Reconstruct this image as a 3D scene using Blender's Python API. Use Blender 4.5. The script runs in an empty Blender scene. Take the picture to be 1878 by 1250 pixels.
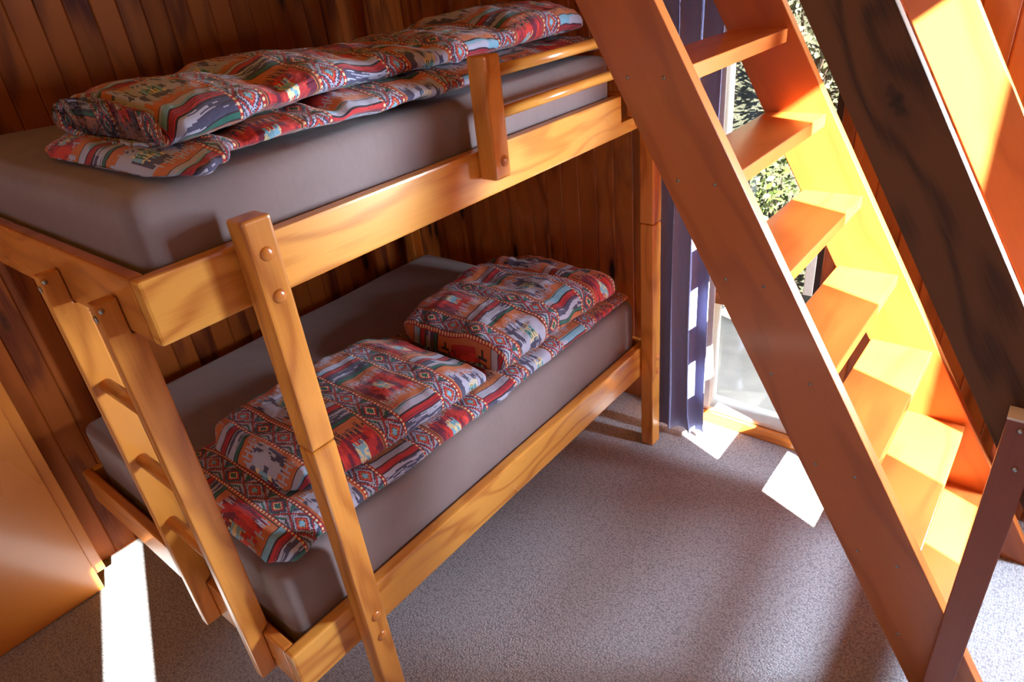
import bpy, bmesh, math, random
from mathutils import Vector, Matrix, noise
random.seed(7)
S = bpy.context.scene
C = S.collection
S.view_settings.view_transform = 'Standard'
S.view_settings.look = 'None'
S.view_settings.gamma = 1
S.view_settings.exposure = -0.08
S.cycles.use_denoising = True
S.cycles.max_bounces = 10
S.cycles.diffuse_bounces = 6
S.cycles.caustics_reflective = False
S.cycles.caustics_refractive = False
S.cycles.sample_clamp_indirect = 2.5

# ---------------------------------------------------------------- node helper
def lin(r, g, b):
    f = lambda c: (c/255/12.92) if c/255 <= .04045 else ((c/255+.055)/1.055)**2.4
    return (f(r), f(g), f(b), 1)

class T:
    def __init__(s, name):
        s.mat = bpy.data.materials.new(name); s.mat.use_nodes = True
        s.nt = s.mat.node_tree; s.nt.nodes.clear()
        s.out = s.nt.nodes.new('ShaderNodeOutputMaterial')
    def n(s, t): return s.nt.nodes.new(t)
    def put(s, sock, v):
        if isinstance(v, bpy.types.NodeSocket): s.nt.links.new(v, sock)
        else: sock.default_value = v
    def m(s, op, a, b=None, c=None):
        x = s.n('ShaderNodeMath'); x.operation = op; s.put(x.inputs[0], a)
        if b is not None: s.put(x.inputs[1], b)
        if c is not None: s.put(x.inputs[2], c)
        return x.outputs[0]
    def add(s, a, b): return s.m('ADD', a, b)
    def sub(s, a, b): return s.m('SUBTRACT', a, b)
    def mul(s, a, b): return s.m('MULTIPLY', a, b)
    def div(s, a, b): return s.m('DIVIDE', a, b)
    def floor(s, a): return s.m('FLOOR', a)
    def frac(s, a): return s.m('FRACT', a)
    def abs(s, a): return s.m('ABSOLUTE', a)
    def lt(s, a, b): return s.m('LESS_THAN', a, b)
    def gt(s, a, b): return s.m('GREATER_THAN', a, b)
    def both(s, a, b): return s.m('MULTIPLY', a, b)
    def inv(s, a): return s.m('SUBTRACT', 1.0, a)
    def xyz(s, a, b, c=0.0):
        x = s.n('ShaderNodeCombineXYZ')
        for i, v in enumerate((a, b, c)): s.put(x.inputs[i], v)
        return x.outputs[0]
    def rnd(s, a, b=0.0):
        x = s.n('ShaderNodeTexWhiteNoise'); x.noise_dimensions = '2D'; s.put(x.inputs['Vector'], s.xyz(a, b)); return x.outputs[0]
    def noise(s, v, scale=1, detail=3, rough=.5, dist=0.0):
        x = s.n('ShaderNodeTexNoise'); s.put(x.inputs['Vector'], v); x.inputs['Scale'].default_value = scale
        x.inputs['Detail'].default_value = detail; x.inputs['Roughness'].default_value = rough; x.inputs['Distortion'].default_value = dist
        return x.outputs[0]
    def mix(s, f, a, b):
        x = s.n('ShaderNodeMix'); x.data_type = 'RGBA'; s.put(x.inputs[0], f); s.put(x.inputs[6], a); s.put(x.inputs[7], b); return x.outputs[2]
    def ramp(s, f, pts):
        x = s.n('ShaderNodeValToRGB'); s.put(x.inputs[0], f); e = x.color_ramp.elements
        while len(e) < len(pts): e.new(.5)
        for i, (p, c) in enumerate(pts): e[i].position = p; e[i].color = c
        return x.outputs[0]
    def range(s, v, a, b, c=0.0, d=1.0):
        x = s.n('ShaderNodeMapRange'); s.put(x.inputs[0], v)
        for i, k in enumerate((a, b, c, d)): x.inputs[i+1].default_value = k
        return x.outputs[0]
    def bump(s, h, strength, dist=.002):
        x = s.n('ShaderNodeBump'); s.put(x.inputs['Height'], h); x.inputs['Strength'].default_value = strength; x.inputs['Distance'].default_value = dist
        return x.outputs[0]
    def bsdf(s, col, rough, normal=None, spec=.5, coat=0, coatr=.1, sheen=0, metal=0):
        x = s.n('ShaderNodeBsdfPrincipled'); s.put(x.inputs['Base Color'], col); s.put(x.inputs['Roughness'], rough)
        if normal is not None: s.put(x.inputs['Normal'], normal)
        x.inputs['Specular IOR Level'].default_value = spec; x.inputs['Coat Weight'].default_value = coat
        x.inputs['Coat Roughness'].default_value = coatr; x.inputs['Sheen Weight'].default_value = sheen; x.inputs['Metallic'].default_value = metal
        s.nt.links.new(x.outputs[0], s.out.inputs[0]); return x

def plain(name, rgb, rough=.6, metal=0, var=.12, scale=30):
    t = T(name); co = t.n('ShaderNodeTexCoord').outputs['Object']
    c = lin(*rgb); d = tuple(x*(1-var) for x in c[:3])+(1,); l = tuple(min(1, x*(1+var)) for x in c[:3])+(1,)
    col = t.mix(t.noise(co, scale, 4), d, l); t.bsdf(col, rough, metal=metal); return t.mat

def wood(name, axis, light, dark, rough=.28, coat=.35, ring=26, spec=.5, planks=None, knots=True, kcol=(48, 18, 6), contrast=1.0, tone=.25, knot_scale=(2.2, 7, 7), knot_t=.17):
    """axis = grain direction; planks = (axis vector, width, offset) gives each board its own tone"""
    t = T(name); co = t.n('ShaderNodeTexCoord').outputs['Object']
    a = Vector(axis).normalized(); h = Vector((1, 0, 0)) if abs(a.x) < .8 else Vector((0, 1, 0))
    u = a.cross(h).normalized(); v = a.cross(u)
    def dot(w):
        x = t.n('ShaderNodeVectorMath'); x.operation = 'DOT_PRODUCT'; t.put(x.inputs[0], co); x.inputs[1].default_value = w; return x.outputs['Value']
    r = t.n('ShaderNodeObjectInfo').outputs['Random']
    g, uu, vv = dot(a), dot(u), dot(v)
    off = t.mul(r, 23.0); pr = r
    if planks:
        pd = dot(Vector(planks[0])); pi = t.floor(t.div(t.sub(pd, planks[2]), planks[1])); pr = t.rnd(pi, 3.7)
        off = t.mul(pr, 31.0)
    g = t.add(g, off); uu = t.add(uu, off)
    warp = t.noise(t.xyz(t.mul(g, 1.6), t.mul(uu, 6.0), t.mul(vv, 6.0)), 1, 2, .5)
    rings = t.m('SINE', t.add(t.mul(t.add(uu, t.mul(vv, .7)), ring*2.2), t.mul(warp, ring*1.1)))
    rings = t.range(rings, -1, 1)
    rings = t.m('POWER', rings, 3.0)
    fine = t.noise(t.xyz(t.mul(g, 7.0), t.mul(uu, 210.0), t.mul(vv, 210.0)), 1, 2, .6)
    big = t.noise(t.xyz(t.mul(g, .9), t.mul(uu, 3.0), t.mul(vv, 3.0)), 1, 3, .6)
    f = t.add(t.mul(rings, .62*contrast), t.mul(t.sub(fine, .5), .5*contrast))
    f = t.add(f, t.mul(t.sub(big, .5), 1.1*contrast)); f = t.add(f, t.mul(t.sub(pr, .5), tone*2))
    L = lin(*light); D = lin(*dark); M = tuple((L[i]*.62+D[i]*.38) for i in range(3))+(1,)
    col = t.ramp(f, [(0, L), (.45, M), (1, D)])
    if knots:
        vo = t.n('ShaderNodeTexVoronoi'); vo.feature = 'F1'
        t.put(vo.inputs['Vector'], t.xyz(t.mul(g, knot_scale[0]), t.mul(uu, knot_scale[1]), t.mul(vv, knot_scale[2]))); vo.inputs['Scale'].default_value = 1
        kx = t.n('ShaderNodeSeparateColor'); t.put(kx.inputs[0], vo.outputs['Color'])
        sel = t.gt(kx.outputs[0], .55)
        dd = t.add(vo.outputs['Distance'], t.mul(t.sub(t.noise(co, 60, 2), .5), .08))
        km = t.mul(t.range(dd, knot_t, knot_t*.45), sel)
        halo = t.mul(t.range(dd, knot_t*2.6, knot_t*.8), sel)
        col = t.mix(t.mul(halo, .45), col, D); col = t.mix(km, col, lin(*kcol))
    nrm = t.bump(t.add(fine, t.mul(rings, .5)), .12, .001)
    rr = t.add(rough, t.mul(t.sub(big, .5), .15))
    t.bsdf(col, rr, nrm, coat=coat, coatr=.12, spec=spec); return t.mat

def kilim(name):
    t = T(name); uv = t.n('ShaderNodeUVMap'); uv.uv_map = 'UVMap'
    sp = t.n('ShaderNodeSeparateXYZ'); t.put(sp.inputs[0], uv.outputs[0]); U0, V0 = sp.outputs[0], sp.outputs[1]
    PX = .003
    q = lambda s, p=PX: t.mul(t.floor(t.div(s, p)), p)
    U, V = q(U0), q(V0)
    PU, WB, PV, WI = .205, .133, .36, .24
    ci = t.floor(t.div(U, PU)); fu = t.sub(U, t.mul(ci, PU))
    V2 = t.add(V, t.mul(ci, .19)); V2s = t.add(V0, t.mul(ci, .19))
    cj = t.floor(t.div(V2, PV)); fv = t.sub(V2, t.mul(cj, PV))
    par = t.gt(t.frac(t.mul(t.add(ci, cj), .5)), .25)
    p = t.sub(t.mul(fu, 2/WB), 1.0); w = t.sub(t.mul(fv, 2/WI), 1.0)
    ap, aw = t.abs(p), t.abs(w)
    orange, dark, lav = lin(196, 112, 62), lin(38, 32, 46), lin(176, 182, 208)
    maroon, red, bred = lin(112, 26, 58), lin(186, 40, 44), lin(218, 60, 48)
    slate, teal, sky, cream = lin(68, 72, 104), lin(26, 104, 92), lin(124, 184, 214), lin(226, 214, 168)
    k = t.floor(t.mul(t.add(p, 1.0), 9.0)); seed = t.add(t.mul(ci, 13.0), t.mul(cj, 7.3))
    r1 = t.rnd(k, seed); kh = t.floor(t.mul(t.add(p, 1.0), 4.5)); r2 = t.rnd(kh, t.add(seed, 5.0))
    edge = t.add(.46, t.mul(r1, .30)); inner = t.mul(t.lt(aw, edge), t.lt(ap, .90))
    n1 = t.noise(t.xyz(t.mul(p, 3.0), t.mul(w, 1.0), seed), 1, 2, .6)
    redc = t.mix(t.gt(n1, .47), maroon, red); redc = t.mix(t.gt(n1, .58), redc, bred)
    bluc = t.mix(t.gt(n1, .49), slate, lav)
    col = t.mix(inner, orange, t.mix(par, redc, bluc))
    # comb strokes at both ends of the block
    bar = t.lt(t.frac(t.mul(t.add(p, 1.0), 9.0)), .36)
    reach = t.add(.40, t.mul(r2, .2)); reach2 = t.add(.70, t.mul(r2, .22))
    comb = t.mul(t.mul(bar, t.lt(ap, .88)), t.mul(t.gt(aw, reach), t.lt(aw, reach2)))
    cross = t.mul(t.lt(t.abs(t.sub(aw, t.mul(t.add(reach, reach2), .5))), .035), t.mul(t.lt(ap, .88), t.lt(t.frac(t.mul(t.add(p, 1.0), 4.5)), .62)))
    cm = t.m('MAXIMUM', comb, cross)
    combc = t.mix(t.gt(t.rnd(ci, cj), .5), dark, lav)
    col = t.mix(cm, col, combc)
    # centre lozenge with its small figures
    cen = t.mul(t.lt(ap, .26), t.lt(aw, t.add(.2, t.mul(t.gt(t.frac(t.mul(p, 8.0)), .5), .12))))
    col = t.mix(cen, col, t.mix(t.gt(t.noise(t.xyz(t.mul(p, 5.0), t.mul(w, 5.0), seed), 1, 1), .5), cream, sky))
    fig = t.mul(t.lt(t.abs(t.sub(t.abs(t.sub(ap, .12)), .05)), .022), t.lt(aw, .16))
    fig = t.m('MAXIMUM', fig, t.mul(t.lt(t.abs(t.sub(ap, .12)), .05), t.lt(aw, .04)))
    col = t.mix(t.mul(fig, par), col, teal)
    col = t.mix(t.lt(t.abs(t.sub(ap, .945)), .018), col, dark)
    # stripes between the blocks
    s = t.div(t.sub(fv, WI), PV-WI)
    zz = t.noise(t.xyz(t.mul(q(U0, .012), 9.0), t.mul(V2, 60.0), seed), 1, 2, .7)
    st = t.mix(t.gt(zz, .5), slate, lav)
    st = t.mix(t.lt(s, .14), st, teal)
    st = t.mix(t.both(t.gt(s, .52), t.lt(s, .74)), st, t.mix(t.gt(t.frac(t.mul(s, 18.0)), .72), red, maroon))
    st = t.mix(t.gt(s, .74), st, t.mix(t.gt(t.noise(t.xyz(t.mul(U0, 7.0), t.mul(s, 2.0), seed), 1, 2), .56), lav, sky))
    for e in (.02, .15, .52, .74, .98): st = t.mix(t.lt(t.abs(t.sub(s, e)), .016), st, dark)
    col = t.mix(t.gt(fv, WI), col, st)
    # narrow column of diamonds and triangles with dotted red borders
    b = t.sub(t.mul(t.sub(fu, WB), 2/(PU-WB)), 1.0); ab = t.abs(b)
    tri = t.mul(t.abs(t.sub(t.frac(t.div(V, .105)), .5)), 2.0)
    d = t.add(t.div(ab, .72), t.mul(tri, 1.25))
    alt = t.gt(t.frac(t.mul(t.floor(t.div(V, .105)), .5)), .25)
    bc = t.mix(t.gt(t.frac(t.mul(t.sub(d, t.mul(b, .8)), 1.25)), .55), lav, t.mix(alt, teal, slate))
    bc = t.mix(t.lt(t.abs(t.sub(d, 1.22)), .10), bc, red)
    bc = t.mix(t.lt(d, .95), bc, t.mix(alt, slate, lav)); bc = t.mix(t.lt(d, .72), bc, red); bc = t.mix(t.lt(d, .5), bc, t.mix(alt, cream, orange)); bc = t.mix(t.lt(d, .34), bc, t.mix(alt, teal, sky))
    for e in (.34, .72, .95, 1.12, 1.33): bc = t.mix(t.lt(t.abs(t.sub(d, e)), .03), bc, dark)
    bd = t.sub(t.mul(t.sub(t.div(t.sub(U0, t.mul(ci, PU)), 1.0), WB), 2/(PU-WB)), 1.0)
    abd = t.abs(bd)
    dot = t.lt(t.add(t.m('POWER', t.mul(t.sub(t.frac(t.div(V0, .0135)), .5), 1.0), 2.0), t.m('POWER', t.mul(t.sub(abd, .86), 3.4), 2.0)), .085)
    brd = t.mix(dot, red, cream)
    bc = t.mix(t.gt(abd, .74), bc, brd)
    bc = t.mix(t.lt(t.abs(t.sub(abd, .74)), .025), bc, dark); bc = t.mix(t.lt(t.abs(t.sub(abd, .985)), .02), bc, dark)
    col = t.mix(t.gt(fu, WB), col, bc)
    weave = t.noise(t.xyz(t.mul(U0, 500.0), t.mul(V0, 500.0)), 1, 2)
    col = t.mix(t.mul(weave, .25), col, lin(120, 112, 118))
    wr = t.noise(t.xyz(t.mul(U0, 14.0), t.mul(V0, 22.0)), 1, 4, .6, .6)
    nrm = t.bump(t.add(t.mul(wr, 1.0), t.mul(weave, .02)), .45, .02)
    t.bsdf(col, .85, nrm, spec=.2, sheen=.15); return t.mat

ORL, ORD = (214, 138, 58), (158, 78, 24)
W_X = wood('honey_pine_x', (1, 0, 0), (220, 156, 70), (172, 98, 34), ring=30, contrast=1.15, knot_scale=(1.5, 6, 6), knot_t=.15, tone=.1)
W_Y = wood('honey_pine_y', (0, 1, 0), (206, 128, 54), (150, 80, 28), ring=26, knot_scale=(1.3, 5, 5), knot_t=.10, tone=.1)
W_Z = wood('honey_pine_z', (0, 0, 1), (216, 144, 62), (160, 88, 30), ring=30, knot_scale=(1.5, 6, 6), knot_t=.11, tone=.1)
ST = Vector((0, .1388, .2332))
W_S = wood('stair_pine', ST, (182, 102, 46), (120, 58, 24), rough=.36, coat=.2, ring=20, knots=False, contrast=.6, tone=.05)
W_T = wood('tread_pine', (1, 0, 0), (198, 112, 50), (150, 72, 30), rough=.3, coat=.3, ring=18, knots=False, contrast=.7, tone=.05)
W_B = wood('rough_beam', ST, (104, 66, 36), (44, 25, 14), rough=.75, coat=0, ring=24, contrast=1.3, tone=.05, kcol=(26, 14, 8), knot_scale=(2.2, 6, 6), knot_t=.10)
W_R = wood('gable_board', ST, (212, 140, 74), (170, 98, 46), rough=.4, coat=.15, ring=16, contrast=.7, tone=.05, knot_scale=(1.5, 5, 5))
W_N = wood('newel_wood', (0, 0, 1), (140, 68, 36), (86, 34, 18), rough=.45, coat=.15, ring=16, contrast=.7, tone=.05, knots=False)
P_BACK = wood('panelling_back', (0, 0, 1), (150, 76, 24), (72, 22, 8), spec=.15, rough=.6, coat=0, ring=16, planks=((1, 0, 0), .081, .403), knot_scale=(3.0, 11, 11), knot_t=.2, tone=.3)
P_RIGHT = wood('panelling_right', (0, 0, 1), (190, 112, 48), (112, 48, 18), ring=16, planks=((0, 1, 0), .09, 0.2), knot_scale=(3.0, 11, 11), knot_t=.22, tone=.2)
PLY = wood('cupboard_ply', (0, 0, 1), (204, 124, 48), (172, 90, 30), ring=7, knots=False, contrast=.45, tone=.03)
KIL = kilim('kilim_print_cotton')
WHITE = plain('white_paint', (232, 230, 224), .5)
METAL = plain('zinc_screw', (170, 172, 170), .35, 1)
DARKMETAL = plain('dark_frame', (46, 34, 26), .5)

def sheet_mat():
    t = T('brown_fitted_sheet'); co = t.n('ShaderNodeTexCoord').outputs['Object']
    n = t.noise(co, 5, 4, .6); wv = t.noise(co, 700, 1)
    t.bsdf(t.mix(n, lin(118, 104, 104), lin(138, 124, 124)), .92, t.bump(t.add(n, t.mul(wv, .03)), .35, .02), spec=.15, sheen=.25); return t.mat
SHEET = sheet_mat()
def curtain_mat():
    t = T('blue_curtain_cloth'); co = t.n('ShaderNodeTexCoord').outputs['Object']
    n = t.noise(co, 420, 2); t.bsdf(t.mix(n, lin(122, 132, 180), lin(156, 166, 212)), .9, t.bump(n, .4, .002), spec=.15, sheen=.3); return t.mat
CURT = curtain_mat()
def carpet_mat():
    t = T('loop_carpet'); co = t.n('ShaderNodeTexCoord').outputs['Object']
    sp = t.n('ShaderNodeSeparateXYZ'); t.put(sp.inputs[0], co)
    vo = t.n('ShaderNodeTexVoronoi'); t.put(vo.inputs['Vector'], co); vo.inputs['Scale'].default_value = 150; vo.inputs['Randomness'].default_value = .6
    n = t.noise(co, 130, 3, .7); n2 = t.noise(co, 3, 3)
    f = t.add(t.mul(vo.outputs['Distance'], .75), t.mul(n, .5))
    col = t.ramp(f, [(.15, lin(188, 190, 196)), (.55, lin(166, 167, 174)), (.85, lin(120, 120, 128))])
    col = t.mix(t.mul(n2, .25), col, lin(150, 148, 150))
    t.bsdf(col, .97, t.bump(t.inv(f), .8, .006), spec=.1, sheen=.2); return t.mat
CARPET = carpet_mat()
def glass_mat():
    t = T('window_glass'); tr = t.n('ShaderNodeBsdfTransparent'); tr.inputs[0].default_value = (.97, .98, .97, 1)
    gl = t.n('ShaderNodeBsdfGlossy'); gl.inputs['Roughness'].default_value = .03
    mx = t.n('ShaderNodeMixShader'); mx.inputs[0].default_value = .06
    t.nt.links.new(tr.outputs[0], mx.inputs[1]); t.nt.links.new(gl.outputs[0], mx.inputs[2]); t.nt.links.new(mx.outputs[0], t.out.inputs[0]); return t.mat
GLASS = glass_mat()
def ground_mat():
    t = T('dry_ground'); co = t.n('ShaderNodeTexCoord').outputs['Object']
    n = t.noise(co, 6, 6, .7); n2 = t.noise(co, 45, 4, .7)
    col = t.ramp(t.add(t.mul(n, .6), t.mul(n2, .4)), [(.3, lin(34, 36, 24)), (.5, lin(54, 56, 42)), (.7, lin(74, 76, 62))])
    t.bsdf(col, .95, t.bump(n2, .8, .03)); return t.mat
GROUND = ground_mat()
BARK = plain('bark', (48, 38, 28), .9)
def leaf_mat(name, a, b):
    t = T(name); co = t.n('ShaderNodeTexCoord').outputs['Object']
    t.bsdf(t.mix(t.noise(co, 14, 3), lin(*a), lin(*b)), .6); return t.mat
LEAF = leaf_mat('leaf_green', (40, 60, 22), (84, 104, 42))
LEAF2 = leaf_mat('leaf_grey', (58, 66, 46), (96, 100, 76))

# ---------------------------------------------------------------- geometry helpers
def link(name, bm, mat, parent=None, smooth=False):
    me = bpy.data.meshes.new(name); bm.normal_update(); bm.to_mesh(me); bm.free()
    o = bpy.data.objects.new(name, me); C.objects.link(o); me.materials.append(mat)
    if smooth: me.polygons.foreach_set('use_smooth', [True]*len(me.polygons))
    if parent: o.parent = parent; o.matrix_parent_inverse = parent.matrix_world.inverted()
    return o
def thing(name, label, cat, loc=(0, 0, 0), group=None):
    o = bpy.data.objects.new(name, None); C.objects.link(o); o.location = loc; o.empty_display_size = .1
    bpy.context.view_layer.update()
    o['label'] = label; o['category'] = cat
    if group: o['group'] = group
    return o
def tag(o, label, cat, group=None):
    o['label'] = label; o['category'] = cat
    if group: o['group'] = group
    return o
def struct(o): o['kind'] = 'structure'; return o
def box(bm, lo, hi, bev=0.0, seg=2):
    r = bmesh.ops.create_cube(bm, size=1)
    for v in r['verts']:
        v.co = Vector([(lo[i]+hi[i])/2+v.co[i]*(hi[i]-lo[i]) for i in range(3)])
    if bev:
        es = list({e for v in r['verts'] for e in v.link_edges})
        bmesh.ops.bevel(bm, geom=es, offset=bev, segments=seg, profile=.6, affect='EDGES')
def boxo(name, lo, hi, mat, parent=None, bev=.004, seg=2):
    bm = bmesh.new(); box(bm, lo, hi, bev, seg); return link(name, bm, mat, parent)
def prism(bm, pts, axis, lo, hi, bev=0.0):
    """pts: polygon in the two other axes (order y,z / x,z / x,y)"""
    def mk(a, b, t):
        return {'x': (t, a, b), 'y': (a, t, b), 'z': (a, b, t)}[axis]
    A = [bm.verts.new(mk(a, b, lo)) for a, b in pts]; B = [bm.verts.new(mk(a, b, hi)) for a, b in pts]
    fs = [bm.faces.new(A), bm.faces.new(B[::-1])]
    n = len(pts)
    for i in range(n): fs.append(bm.faces.new((A[i], B[i], B[(i+1) % n], A[(i+1) % n])))
    bmesh.ops.recalc_face_normals(bm, faces=fs)
    if bev: bmesh.ops.bevel(bm, geom=list({e for f in fs for e in f.edges}), offset=bev, segments=2, profile=.6, affect='EDGES')
def cyl(bm, a, b, r, seg=16, r2=None):
    a, b = Vector(a), Vector(b); d = b-a
    q = Vector((0, 0, 1)).rotation_difference(d.normalized()).to_matrix().to_4x4()
    bmesh.ops.create_cone(bm, cap_ends=True, segments=seg, radius1=r, radius2=r if r2 is None else r2, depth=d.length, matrix=Matrix.Translation((a+b)/2) @ q)
def dome(bm, c, r, normal, flat=.5):
    q = Vector((0, 0, 1)).rotation_difference(Vector(normal)).to_matrix().to_4x4()
    bmesh.ops.create_uvsphere(bm, u_segments=16, v_segments=8, radius=r, matrix=Matrix.Translation(c) @ q @ Matrix.Diagonal((1, 1, flat, 1)))

# ---------------------------------------------------------------- room shell
YB, XR, YF, XL, ZC = 1.41, 1.98, -2.2, -2.4, 3.3
boxo_floor = boxo('floor', (XL-.1, YF-.1, -.06), (XR, YB+.1, 0), CARPET, bev=0); struct(boxo_floor)
def planks(name, axis, a0, a1, z0, z1, w, off, front, thick, mat, holes=()):
    """vertical tongue-and-groove boards; axis 'x' boards run along a wall of constant y, 'y' constant x; front = face coordinate, thick signed to the back"""
    bm = bmesh.new()
    k = math.floor((a0-off)/w)
    while off+k*w < a1:
        s0, s1 = max(a0, off+k*w), min(a1, off+(k+1)*w); k += 1
        if s1-s0 < .004: continue
        segs = [(z0, z1)]
        for (h0, h1, hz0, hz1) in holes:
            if s0 >= h0-1e-4 and s1 <= h1+1e-4:
                segs = [q for (p0, p1) in segs for q in ((p0, min(p1, hz0)), (max(p0, hz1), p1)) if q[1]-q[0] > .005]
        c = .004
        for p0, p1 in segs:
            f, bk = front, front+thick
            sg = 1 if thick > 0 else -1
            prof = [(s0, bk), (s0, f+sg*c), (s0+c, f), (s1-c, f), (s1, f+sg*c), (s1, bk)]
            if axis == 'x': prism(bm, prof, 'z', p0, p1)
            else: prism(bm, [(b, a) for a, b in prof], 'z', p0, p1)
    return struct(link(name, bm, mat))
planks('wall_back', 'x', XL, XR+.1, 0, ZC, .081, .403, YB, .05, P_BACK)
# right (gable) wall: boards cut exactly at the window edges
WY0, WY1, WZ0, WZ1 = -.565, .02, .05, 2.05
DY0, DY1, DZ0, DZ1 = -2.12, -1.46, .75, 2.25
bmw = bmesh.new()
def rw(a0, a1, z0, z1): 
    o = planks('tmp', 'y', a0, a1, z0, z1, .09, .02, XR, .05, P_RIGHT)
    me = o.data; bmw.from_mesh(me); bpy.data.objects.remove(o)
rw(WY1, YB, 0, ZC); rw(DY1, WY0, 0, ZC); rw(WY0, WY1, WZ1, ZC); rw(WY0, WY1, 0, WZ0)
rw(DY0, DY1, 0, DZ0); rw(DY0, DY1, DZ1, ZC); rw(YF, DY0, 0, ZC)
struct(link('wall_right', bmw, P_RIGHT))
struct(boxo('ceiling', (XL-.1, YF-.75, ZC), (XR+.5, YB+.1, ZC+.06), W_X, bev=0))
bm = bmesh.new(); box(bm, (XL, -.75, 2.2), (1.03, YB, 2.3)); box(bm, (1.0305, .3, 2.2), (XR, YB, 2.3)); struct(link('ceiling.001', bm, W_X))  # unseen loft ceiling, set low and forward to shade the upper back wall
# front wall (behind the camera) with the tall slots the sun comes through
def segs(spans, holes, name):
    bm = bmesh.new()
    (a0, a1), z0, z1 = spans
    xs = sorted({a0, a1, *[h[0] for h in holes], *[h[1] for h in holes]})
    for s0, s1 in zip(xs, xs[1:]):
        hs = [h for h in holes if h[0] <= s0+1e-6 and h[1] >= s1-1e-6]
        zz = [(z0, z1)]
        for h in hs: zz = [q for (p0, p1) in zz for q in ((p0, min(p1, h[2])), (max(p0, h[3]), p1)) if q[1]-q[0] > .001]
        for p0, p1 in zz: yield s0, s1, p0, p1
ZT = 2.82
FH = [(1.005, 1.294, .997, ZT), (-1.474, -1.325, .25, ZT)]
bm = bmesh.new()
for s0, s1, p0, p1 in segs(((XL, XR), 0, ZC), FH, ''): box(bm, (s0, YF-.03, p0), (s1, YF, p1))
struct(link('wall_front', bm, P_BACK))
LH = [(-1.6, .9, .85, 2.0)]  # unseen opening, added to let fill light in from the left
bm = bmesh.new()
for s0, s1, p0, p1 in segs(((YF, YB), 0, ZC), LH, ''): box(bm, (XL-.06, s0, p0), (XL, s1, p1))
struct(link('wall_left', bm, P_BACK))
# unseen eave, added to block the sun at the left fill opening
struct(boxo('added_eave', (XL-1.6, YF-2.6, 2.35), (XL-.06, YB+.5, 2.42), W_X, bev=0))

# window_1 in the gable wall
w1 = bpy.data.objects.new('window_1', None); C.objects.link(w1); w1['kind'] = 'structure'
def frame(parent, x0, x1, y0, y1, z0, z1, t, mat, nm='window_frame'):
    bm = bmesh.new()
    box(bm, (x0, y0, z0), (x1, y0+t, z1), .003); box(bm, (x0, y1-t, z0), (x1, y1, z1), .003)
    box(bm, (x0, y0+t, z0), (x1, y1-t, z0+t), .003); box(bm, (x0, y0+t, z1-t), (x1, y1-t, z1), .003)
    return link(nm, bm, mat, parent)
boxo('window_jamb', (XR-.005, -.175, .07), (XR+.075, -.135, 2.0), WHITE, w1, .003)
frame(w1, XR+.005, XR+.07, WY0, -.135, .645, 2.03, .022, DARKMETAL, 'sash_frame')
boxo('transom', (XR+.002, WY0, .585), (XR+.075, -.13, .640), W_Y, w1, .003)
boxo('window_side', (XR+.002, WY0, .07), (XR+.07, WY0+.02, .585), W_Z, w1, .003)
boxo('lower_sill', (XR+.0, WY0, .052), (XR+.10, WY1, .075), WHITE, w1, .004)
boxo('glass_pane', (XR+.045, WY0+.01, .06), (XR+.050, WY1, 2.03), GLASS, w1, 0)
boxo('window_head', (XR+.002, WY0, 2.0), (XR+.07, WY1, 2.05), W_Y, w1, 0)
struct(boxo('trim_2', (XR-.024, -1.02, 0), (XR+.001, WY1+.12, .052), W_Y, bev=.005))
# second gable window, right of the frame
w2 = bpy.data.objects.new('window_2', None); C.objects.link(w2); w2['kind'] = 'structure'
frame(w2, XR, XR+.07, DY0, DY1, DZ0, DZ1, .035, W_Z)
# windows in the front wall
w3 = bpy.data.objects.new('window_3', None); C.objects.link(w3); w3['kind'] = 'structure'
for (a, b, z0, z1) in FH: boxo('glass_pane', (a, YF-.02, z0), (b, YF-.016, z1), GLASS, w3, 0)
w4 = bpy.data.objects.new('fill_window', None); C.objects.link(w4); w4['kind'] = 'structure'  # unseen window added around the left fill opening
bm = bmesh.new()
for y in (-1.6, -.79, .05, .86): box(bm, (XL-.05, y, .85), (XL, y+.04, 2.0))
link('window_frame', bm, W_Z, w4)

# sloping gable board against the right wall
def slab(y_at, z_at, wid, z0, z1):
    """parallelogram in y-z following the stair slope; left (upper-back) edge passes through (y_at, z_at)"""
    k = ST.y/ST.z
    f = lambda z: y_at+(z-z_at)*k
    return [(f(z0), z0), (f(z0)-wid, z0), (f(z1)-wid, z1), (f(z1), z1)]
k57 = .572
def slope(y_at, z_at, wid, z0, z1, k=k57):
    f = lambda z: y_at+(z-z_at)*k
    return [(f(z0), z0), (f(z0)-wid, z0), (f(z1)-wid, z1), (f(z1), z1)]

# cupboard on the left against the back wall
cb = thing('cupboard', 'tall orange plywood cupboard at the left against the panelled wall', 'cupboard', (-.6, 1.33, 0))
boxo('door', (-1.3, 1.257, 0.003), (-.112, 1.281, 2.2), PLY, cb, .003)
bm = bmesh.new(); box(bm, (-.118, 1.2815, .06), (-.075, YB-.001, 2.2), .003)
link('side_panel', bm, PLY, cb)
boxo('plinth', (-1.3, 1.33, 0.0), (-.14, 1.35, .06), W_N, cb, 0)
boxo('cupboard_back', (-1.3, YB-.02, .06), (-.12, YB-.001, 2.2), PLY, cb, 0)

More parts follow.
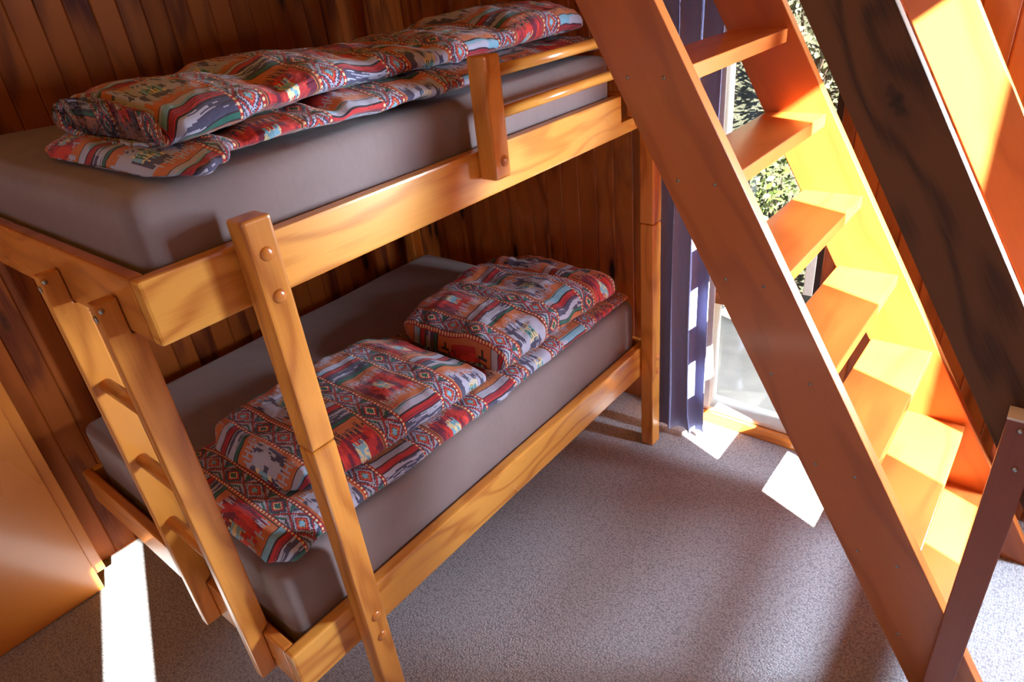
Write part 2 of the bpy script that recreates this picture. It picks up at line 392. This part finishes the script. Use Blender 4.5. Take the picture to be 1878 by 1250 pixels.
# ---------------------------------------------------------------- bunk bed
PT = .0555; ZU1, ZU0, ZL1, ZL0 = 1.4722, 1.3465, .4784, .3421; BW = 1.274
bed = thing('bunk_bed', 'honey-coloured pine bunk bed against the panelled wall', 'bunk bed', (.18, -.0277, 0))
bm = bmesh.new()
pts = [(0.0, ZU0), (1.676, ZU0), (1.676, 1.389), (1.572, 1.389), (1.572, ZU1), (0.0, ZU1)]
prism(bm, pts, 'y', .0005, .035, .006); link('upper_rail', bm, W_X, bed)
bm = bmesh.new(); box(bm, (0, .0005, ZL0), (1.755, .035, ZL1), .007); link('lower_rail', bm, W_X, bed)
for nm, z0, z1, xa in (('upper_end_board', ZU0, ZU1, 0), ('lower_end_board', ZL0, ZL1, 0), ('upper_end_board', ZU0, 1.474, 1.602), ('lower_end_board', ZL0, ZL1, 1.727)):
    if xa == 0: boxo(nm, (0.0, .036, z0), (.028, BW, z1), W_Y, bed, .006)
    else: boxo(nm, (xa, .036, z0), (xa+.028, BW-.03, z1), W_Y, bed, .005)
boxo('back_rail', (.029, BW-.03, ZU0), (1.755, BW, ZU1-.02), W_X, bed, .005)
boxo('back_rail', (.029, BW-.03, ZL0), (1.755, BW, ZL1-.002), W_X, bed, .005)
# mattress bases
boxo('mattress_base', (.029, .036, 1.362), (1.6, BW-.031, 1.385), W_Y, bed, 0)
boxo('mattress_base', (.029, .036, .36), (1.726, BW-.031, .383), W_Y, bed, 0)
ZJ = 1.0059
def post(x0, w, ztop, y0=-PT, y1=0.0):
    bm = bmesh.new(); box(bm, (x0, y0, 0), (x0+w, y1, ZJ-.0012), .007, 3); link('bed_post', bm, W_Z, bed)
    bm = bmesh.new(); box(bm, (x0, y0, ZJ+.0012), (x0+w, y1, ztop), .007, 3); return link('bed_post', bm, W_Z, bed)
post(.1798, .0616, 1.524)
post(1.6802, .0616, 1.524)
post(.1798, .0616, 1.524, BW, BW+PT); post(1.6802, .0616, 1.524, BW, BW+PT)
def plug(x, z, y=-PT):
    bm = bmesh.new(); dome(bm, (x, y, z), .0145, (0, -1, 0), .45); link('wooden_plug', bm, W_Y, bed, True)
for x, z in ((.2125, 1.455), (.2125, 1.368), (.2125, .449), (.2125, .372), (1.722, .365), (1.722, .43)): plug(x, z)
# guard rail on the upper bunk
gr = boxo('guard_post', (.8669, -PT, 1.4011), (.8669+.0616, 0, 1.6953), W_Z, bed, .008, 3)
plug(.905, 1.444)
boxo('guard_post', (1.60, -PT, 1.4011), (1.66, 0, 1.6953), W_Z, bed, .008, 3)
for z in (1.652, 1.553):
    bm = bmesh.new(); cyl(bm, (.92, -.028, z), (1.605, -.028, z), .0145, 20); link('guard_dowel', bm, W_X, bed, True)

# hook-on ladder at the near end
ld = thing('bunk_ladder', 'three-rung pine ladder hooked over the near end of the bunk bed', 'ladder', (-.02, .27, .366))
for y0 in (.125, .404):
    bm = bmesh.new()
    y1 = y0+.030
    pts = [(-.043, .366), (.004, .366), (.004, .3410), (-.0008, ZL0), (-.0008, ZL1+.002), (.022, ZL1+.03), (.022, ZU0-.004), (-.0012, ZU0-.004), (-.0012, 1.420), (-.043, 1.420)]
    pts = [(-.043, .345), (-.0008, .345), (-.0008, ZL1+.002), (.020, ZL1+.02), (.020, ZU0-.004), (-.0012, ZU0-.004), (-.0012, 1.420), (-.043, 1.420)]
    prism(bm, pts, 'y', y0, y1, .0035); link('side_rail', bm, W_Z, ld)
    bm = bmesh.new(); cyl(bm, (-.034, y0+.001, 1.405), (-.034, y0-.0015, 1.405), .005, 10); cyl(bm, (-.0435, y0+.012, 1.39), (-.0465, y0+.012, 1.39), .007, 12)
    link('bolt', bm, METAL, ld, True)
for z in (1.14, .925, .72):
    bm = bmesh.new(); cyl(bm, (-.012, .150, z), (-.012, .409, z), .0155, 16); link('rung', bm, W_Y, ld, True)

# ---------------------------------------------------------------- soft things
def hermite(st, x):
    if x <= st[0][0]: return st[0][1:]
    if x >= st[-1][0]: return st[-1][1:]
    for a, b in zip(st, st[1:]):
        if a[0] <= x <= b[0]:
            t = (x-a[0])/(b[0]-a[0]); t = t*t*(3-2*t)
            return [a[i]+(b[i]-a[i])*t for i in range(1, len(a))]
def puff(name, st, parent=None, nx=260, ns=150, ex=2.6, amp=.012, endr=.05, seed=0.0, uoff=0.0, voff=0.0, creases=(), skew=0.0, mat=None, wr=1.0, cav=False):
    """long folded-cloth body; st rows = (x, y_front, y_back, z_bottom, z_top)"""
    bm = bmesh.new(); uvl = bm.loops.layers.uv.new('UVMap')
    x0, x1 = st[0][0], st[-1][0]; rows = []; vs = []
    for i in range(nx+1):
        s = i/nx; 
        # denser rows at the ends
        x = x0+(x1-x0)*s
        yf, yb, zb, zt = hermite(st, x)
        d = min(x-x0, x1-x)
        e = 1.0 if d > endr else math.sqrt(max(0, 1-(1-d/endr)**2))
        a = (yb-yf)/2; b = (zt-zb)/2; cy = (yf+yb)/2; cz = zb+b
        cr = 0.0
        for (cx, w, dep) in creases: cr += dep*math.exp(-((x-cx)/w)**2)
        b2 = b*max(.04, e)*(1-cr); cz2 = zb+b2+(b-b2)*.35*(1-e)
        a2 = a*(.93+.07*e)
        ring = []; per = 0.0; prev = None; vlist = []
        for j in range(ns):
            th = -math.pi/2-2*math.pi*j/ns   # start at the bottom, go round the front
            c, sn = math.cos(th), math.sin(th)
            exz = ex if sn > 0 else 3.6
            dy = a2*math.copysign(abs(c)**(2/ex), c); dz = b2*math.copysign(abs(sn)**(2/exz), sn)
            P = Vector((x+skew*dy, cy+dy, cz2+dz))
            nrm = Vector((0, c/a2, sn/b2)).normalized()
            if sn > -.75:
                q = P*1.0+Vector((seed, seed*1.7, 0))
                w = noise.noise(Vector((q.x*5.5, q.y*6.5, q.z*9)))*1.0+noise.noise(Vector((q.x*15, q.y*11, q.z*20)))*.5+abs(noise.noise(Vector((q.x*9+3, q.y*22, q.z*14))))*-.5*wr
                w += .22*noise.noise(Vector((q.x*34, q.y*26, q.z*30)))
                P = P+nrm*w*amp*min(1, (sn+.75)*2.5)*(.3+.7*e)
                P.x += noise.noise(Vector((q.y*9, q.z*9, seed)))*.012*(1-e)
            vlist.append(P)
        ring = [bm.verts.new(P) for P in vlist]
        pv = [0.0]
        for j in range(1, ns+1): pv.append(pv[-1]+(vlist[j % ns]-vlist[j-1]).length)
        vs.append(ring); rows.append((x, pv, (yb-yf)))
    # arclength measured from the crest keeps the print straight along the body
    for i in range(nx):
        for j in range(ns):
            k = (j+1) % ns
            f = bm.faces.new((vs[i][j], vs[i][k], vs[i+1][k], vs[i+1][j]))
            crd = [(i, j), (i, j+1), (i+1, j+1), (i+1, j)]
            for lp, (ii, jj) in zip(f.loops, crd):
                pv = rows[ii][1]; lp[uvl].uv = (rows[ii][0]+uoff, pv[jj]-pv[ns//2]+voff)
    if cav:   # rolled end: the opening runs back into the fold
        c0 = sum((v.co for v in vs[0]), Vector())/ns; prevr = vs[0]
        for sc, dx in ((1.0, -.006), (.80, -.004), (.70, .03), (.62, .09)):
            ref = vs[6]; c1 = sum((v.co for v in ref), Vector())/ns
            rr = [bm.verts.new(Vector((x0+dx+.01*noise.noise(v.co*20), c1.y+(v.co.y-c1.y)*(sc if sc < 1 else .97), c1.z+(v.co.z-c1.z)*(sc if sc < 1 else .92)))) for v in ref]
            for j in range(ns):
                k = (j+1) % ns; f = bm.faces.new((rr[j], rr[k], prevr[k], prevr[j]))
                for lp in f.loops: lp[uvl].uv = (lp.vert.co.y+uoff, lp.vert.co.z*1.4+voff)
            prevr = rr
        vs[0] = prevr
    for ring, ii in ((vs[0][::-1], 0), (vs[-1], nx)):
        f = bm.faces.new(ring)
        for lp in f.loops: lp[uvl].uv = (lp.vert.co.z*1.0+uoff, lp.vert.co.y+voff)
    bmesh.ops.recalc_face_normals(bm, faces=bm.faces)
    return link(name, bm, mat or KIL, parent, True)

def mattress(label, z0, z1, x0, x1, y0, y1):
    bm = bmesh.new(); box(bm, (x0, y0, z0), (x1, y1, z1), .045, 6)
    bmesh.ops.subdivide_edges(bm, edges=[e for e in bm.edges if e.calc_length() > .3], cuts=24, use_grid_fill=True)
    for v in bm.verts:
        n = noise.noise(v.co*3.2)
        if v.co.z > z0+.06: v.co.z += n*.006
        if v.co.z > z0+.01 and v.co.y < y0+.05: v.co.y += noise.noise(v.co*2.4)*.004
    o = link('mattress', bm, SHEET, None, True); tag(o, label, 'mattress')
    # piped seam at the near corner of the fitted sheet
    bm = bmesh.new(); prev = None
    for i in range(24):
        z = z0+.03+(z1-z0-.06)*i/24
        cyl(bm, (x0+.0135, y0+.0135, z), (x0+.0135, y0+.0135, z+(z1-z0-.06)/24*.7), .0016, 6)
    link('seam', bm, SHEET, o, True); return o
mattress('grey-brown fitted-sheet mattress on the upper bunk', 1.3855, 1.596, .040, 1.585, .045, 1.235)
mattress('grey-brown fitted-sheet mattress on the lower bunk', .384, .667, .052, 1.722, .045, 1.235)

du = thing('duvet', 'red, orange and blue kilim-print duvet folded lengthwise on the upper bunk', 'duvet', (.9, .35, 1.6), )
puff('lower_fold', [(.122, .10, .60, 1.602, 1.628), (.138, .01, .66, 1.602, 1.638), (.165, -.025, .68, 1.600, 1.642), (.22, .015, .70, 1.600, 1.652), (.29, .082, .72, 1.602, 1.662), (.40, .045, .72, 1.602, 1.672), (.60, .035, .72, 1.602, 1.675), (.80, .045, .72, 1.602, 1.672), (1.15, .06, .72, 1.602, 1.672), (1.57, .06, .7, 1.602, 1.66)],
     du, amp=.011, endr=.03, seed=1.3, uoff=.12, voff=.10, creases=((.30, .03, .25), (.52, .02, .2), (.80, .03, .15)), ex=2.2)
puff('upper_fold', [(.178, .11, .60, 1.636, 1.712), (.21, .085, .64, 1.634, 1.730), (.30, .090, .67, 1.640, 1.742), (.42, .10, .68, 1.650, 1.736), (.56, .10, .68, 1.656, 1.756), (.74, .12, .68, 1.656, 1.730), (.95, .12, .64, 1.656, 1.728), (1.12, .12, .62, 1.656, 1.734), (1.3, .12, .64, 1.656, 1.762), (1.57, .12, .66, 1.656, 1.762)],
     du, amp=.014, endr=.03, seed=5.1, uoff=.02, voff=.02, creases=((.44, .03, .12), (.70, .03, .14), (.92, .04, .12), (1.2, .03, .1)), ex=2.3, cav=True)
puff('inner_fold', [(.183, .18, .50, 1.652, 1.675), (.20, .15, .56, 1.650, 1.700), (.23, .15, .58, 1.652, 1.70), (.34, .2, .60, 1.67, 1.71)],
     du, nx=60, amp=.012, endr=.03, seed=8.1, uoff=.2, voff=.16, ex=2.2)

dl = thing('duvet', 'kilim-print duvet folded in layers along the lower bunk mattress', 'duvet', (.9, .35, .67))
puff('lower_fold', [(.07, .09, .60, .674, .708), (.11, .035, .64, .674, .735), (.20, .055, .65, .674, .738), (.32, .055, .65, .673, .735), (.60, .045, .64, .673, .728), (.98, .045, .64, .673, .735), (1.40, .045, .62, .673, .735), (1.700, .05, .6, .673, .72)],
     dl, amp=.009, endr=.03, seed=9.4, uoff=.0, voff=.21, creases=((.9, .04, .2),), ex=3.2, wr=.7)
puff('upper_fold', [(.205, .20, .56, .738, .78), (.25, .14, .585, .736, .822), (.40, .10, .59, .736, .835), (.60, .085, .59, .736, .842), (.75, .075, .58, .736, .835), (.86, .08, .56, .736, .80), (.895, .10, .5, .736, .76)],
     dl, amp=.012, endr=.035, seed=3.4, uoff=.08, voff=.0, ex=3.4, wr=.8)

pw = puff('pillow', [(.925, .085, .50, .744, .80), (.95, .06, .53, .742, .845), (1.10, .05, .56, .735, .865), (1.30, .045, .575, .735, .880), (1.45, .035, .57, .735, .878), (1.56, .03, .52, .735, .85), (1.62, .07, .44, .737, .81)],
     None, amp=.017, endr=.035, seed=6.8, uoff=.01, voff=.14, ex=3.4, wr=1.2, creases=((1.27, .03, .10), (1.42, .025, .12), (1.52, .02, .10)))
tag(pw, 'plump folded kilim-print bedding at the far end of the lower bunk', 'pillow')

# ---------------------------------------------------------------- curtain
def curtain():
    bm = bmesh.new(); n, m = 120, 50; g = []
    for j in range(m+1):
        z = .03+(2.28-.03)*j/m; row = []
        for i in range(n+1):
            s = i/n; y = .045-.252*s
            ph = s*math.pi*2*3.6+.35*math.sin(z*1.7)
            amp = .021+.003*math.sin(z*2.3+s*5)
            x = 1.803+.042*(z/2.28)**2+.03*s*s+amp*math.sin(ph)+.006*noise.noise(Vector((s*9, z*2.1, 0)))
            y2 = y+.014*math.cos(ph*1.0)+.004*noise.noise(Vector((s*7, z*3, 4)))
            if z < .12: y2 += (.12-z)*.15*math.sin(s*6)
            row.append(bm.verts.new((x, y2, z+.015*noise.noise(Vector((s*4, 0, 0))) if j == 0 else z)))
        g.append(row)
    for j in range(m):
        for i in range(n): bm.faces.new((g[j][i], g[j][i+1], g[j+1][i+1], g[j+1][i]))
    bmesh.ops.recalc_face_normals(bm, faces=bm.faces)
    o = link('curtain', bm, CURT, None, True)
    md = o.modifiers.new('thickness', 'SOLIDIFY'); md.thickness = .003
    return o
tag(curtain(), 'long blue-grey gathered curtain hanging beside the window and the bed post', 'curtain')
cr = thing('curtain_rod', 'wooden rod holding the blue-grey curtain above the window', 'curtain rod', (1.845, 0, 2.3))
bm = bmesh.new(); cyl(bm, (1.845, -.7, 2.3), (1.845, .3, 2.3), .014, 14); link('rod', bm, W_Y, cr, True)
for y in (-.66, .26): boxo('bracket', (1.845, y-.01, 2.28), (XR, y+.01, 2.29), METAL, cr, 0)

# ---------------------------------------------------------------- loft staircase
H, RN = .2332, .1388
sl = ST.y/ST.z
stair = thing('loft_staircase', 'steep open-tread wooden staircase rising across the window wall to the loft', 'staircase', (1.43, -1.3, 0))
X1a, X1b, X2a, X2b = 1.085, 1.121, 1.765, 1.801
def y_hi(z): return -1.393+z*.5725
ZS = ZC-.001
for a, b in ((X1a, X1b), (X2a, X2b)):
    bm = bmesh.new(); wd = .2025
    pts = [(y_hi(0)+wd, 0), (y_hi(0), 0), (y_hi(ZS), ZS), (y_hi(ZS)+wd, ZS)]
    prism(bm, pts, 'x', a, b, .003); so = link('stringer', bm, W_S, stair)
    if a == X1a:
        for k in range(1, 10):
            for dy in (.066, .160):
                z = k*H-.018
                bm = bmesh.new(); cyl(bm, (X1a-.0012, y_hi(z)+dy, z), (X1a+.001, y_hi(z)+dy, z), .0042, 12); link('screw', bm, METAL, so, True)
for k in range(1, 14):
    z = k*H; yn = y_hi(z)+.018
    if k > 13: break
    bm = bmesh.new(); box(bm, (X1b-.004, yn, z-.037), (X2a+.004, yn+.175, z), .003); link('tread', bm, W_T, stair)
for x0 in (X1a+.0005, X2a+.0005):
    bm = bmesh.new(); f = lambda z: -.732+(z-1.676)*.572
    prism(bm, [(f(.72), .72), (f(.72)-.030, .72), (f(.78)-.164, .78), (f(ZS)-.164, ZS), (f(ZS), ZS)], 'x', x0, x0+.030, .003)
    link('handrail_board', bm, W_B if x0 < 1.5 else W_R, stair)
boxo('newel_post', (X2b+.0005, -1.252, 0), (X2b+.046, -1.190, .985), W_N, stair, .003)
nw = boxo('newel_post', (1.040, -1.252, 0), (X1a-.0005, -1.190, .985), W_N, stair, .003)
boxo('lit_top_face', (1.039, -1.253, .985), (X1a, -1.189, .991), WHITE, nw, .001)  # white top paints in the light caught by the post's end grain
for y, z in ((-1.216, .965), (-1.228, .872)):
    bm = bmesh.new(); dome(bm, (1.0395, y, z), .006, (-1, 0, 0), .6); link('screw', bm, METAL, nw, True)

# ---------------------------------------------------------------- outside
def outside_ground():
    bm = bmesh.new(); n = 60; g = []
    for j in range(n+1):
        row = []
        for i in range(n+1):
            x = XR+.13+(9)*i/n; y = -7+12*j/n
            h = -.12+max(0, x-3.4)*.75+.10*noise.noise(Vector((x*1.3, y*1.3, 0)))*min(1, (x-2.1))
            row.append(bm.verts.new((x, y, h)))
        g.append(row)
    for j in range(n):
        for i in range(n): bm.faces.new((g[j][i], g[j][i+1], g[j+1][i+1], g[j+1][i]))
    bmesh.ops.recalc_face_normals(bm, faces=bm.faces)
    return struct(link('ground', bm, GROUND, None, True))
outside_ground()
struct(boxo('ground.001', (XR+.14, -3, -.1), (3.35, 3, -.02), plain('pale_paving', (186, 184, 174), .9, var=.3, scale=9), bev=0))  # pale slab added to brighten the ground in the building's shadow
def shrub(x, y, r, h, z, mat, label, n=900, seed=1, cat='shrub'):
    rd = random.Random(seed)
    t = thing('shrub', label, cat, (x, y, z), 'shrubs on the bank outside the window')
    bm = bmesh.new()
    for k in range(9):
        a = rd.uniform(0, 6.28); q = rd.uniform(.2, .75)*r
        cyl(bm, (x, y, z-.05), (x+q*math.cos(a), y+q*math.sin(a), z+h*rd.uniform(.5, .95)), .012, 6, .004)
    link('stem', bm, BARK, t)
    bm = bmesh.new()
    for k in range(n):
        a = rd.uniform(0, 6.28); ph = rd.uniform(-1, 1); rr = r*(rd.random()**.4)*math.sqrt(1-ph*ph*.8)
        c = Vector((x+rr*math.cos(a), y+rr*math.sin(a), z+h*.55+ph*h*.45))
        d = Vector((rd.uniform(-1, 1), rd.uniform(-1, 1), rd.uniform(-.4, 1))).normalized(); s = d.cross(Vector((rd.uniform(-1, 1), rd.uniform(-1, 1), .3))).normalized()
        L = rd.uniform(.035, .07)
        bm.faces.new([bm.verts.new(c), bm.verts.new(c+d*L*.5+s*L*.28), bm.verts.new(c+d*L), bm.verts.new(c+d*L*.5-s*L*.28)])
    link('foliage', bm, mat, t)
zz = lambda x: -.12+max(0, x-3.4)*.75
for i, (x, y, r, h, m) in enumerate([(3.55, .1, .36, .75, LEAF), (3.6, .95, .36, .9, LEAF2), (3.7, 1.9, .4, .8, LEAF), (4.55, .35, .42, 1.0, LEAF2), (4.6, -.6, .42, 1.0, LEAF), (3.6, -.75, .33, .55, LEAF2), (4.7, 1.3, .42, 1.2, LEAF)]):
    shrub(x, y, r, h, zz(x), m, 'leafy shrub on the sunny bank seen through the window', 1300, i+3)
# pale deck rail outside
rl = thing('deck_railing', 'pale weathered railing standing just outside the window', 'railing', (2.75, .2, -.12))
for y in (-.35, .18, .75): boxo('railing_post', (2.72, y, -.14), (2.76, y+.045, .62), WHITE, rl, .004)
boxo('top_rail', (2.715, -.6, .60), (2.765, 1.1, .63), WHITE, rl, .004)

# ---------------------------------------------------------------- camera
cam = bpy.data.cameras.new('camera'); co = bpy.data.objects.new('camera', cam); C.objects.link(co)
cam.sensor_width = 36; cam.lens = 36*1223.4187/1878; cam.clip_start = .02
a, b, c = -0.8362, 1.0595, -0.1156
M = Matrix.Rotation(a, 4, 'Z') @ Matrix.Rotation(b, 4, 'X') @ Matrix.Rotation(c, 4, 'Z')
co.matrix_world = Matrix.Translation((-0.3736, -1.165, 1.873)) @ M
S.camera = co

# ---------------------------------------------------------------- light
sun = bpy.data.lights.new('sun', 'SUN'); sun.energy = 125; sun.angle = .008; sun.color = (1, .93, .82)
so = bpy.data.objects.new('sun', sun); C.objects.link(so)
so.rotation_euler = Vector((.512, 1.313, -1)).to_track_quat('-Z', 'Y').to_euler(); so.location = (-2, -6, 6)
wd = bpy.data.worlds.new('sky'); S.world = wd; wd.use_nodes = True
bg = wd.node_tree.nodes['Background']; bg.inputs[0].default_value = (.62, .74, 1, 1); bg.inputs[1].default_value = 1.5
def area(name, loc, direction, sx, sy, e, col):
    l = bpy.data.lights.new(name, 'AREA'); l.shape = 'RECTANGLE'; l.size = sx; l.size_y = sy; l.energy = e; l.color = col
    o = bpy.data.objects.new(name, l); C.objects.link(o); o.location = loc
    o.rotation_euler = Vector(direction).to_track_quat('-Z', 'Y').to_euler(); return o
area('window_daylight_right', (XR+.10, -1.79, 1.45), (-1, .9, -.12), .42, .85, 215, (.74, .86, 1))
area('fill_left', (XL-.12, -.35, 1.42), (1, 0, -.05), 2.3, 1.1, 6, (1, .93, .82))  # added lamp, weak warm fill for the bed's end boards
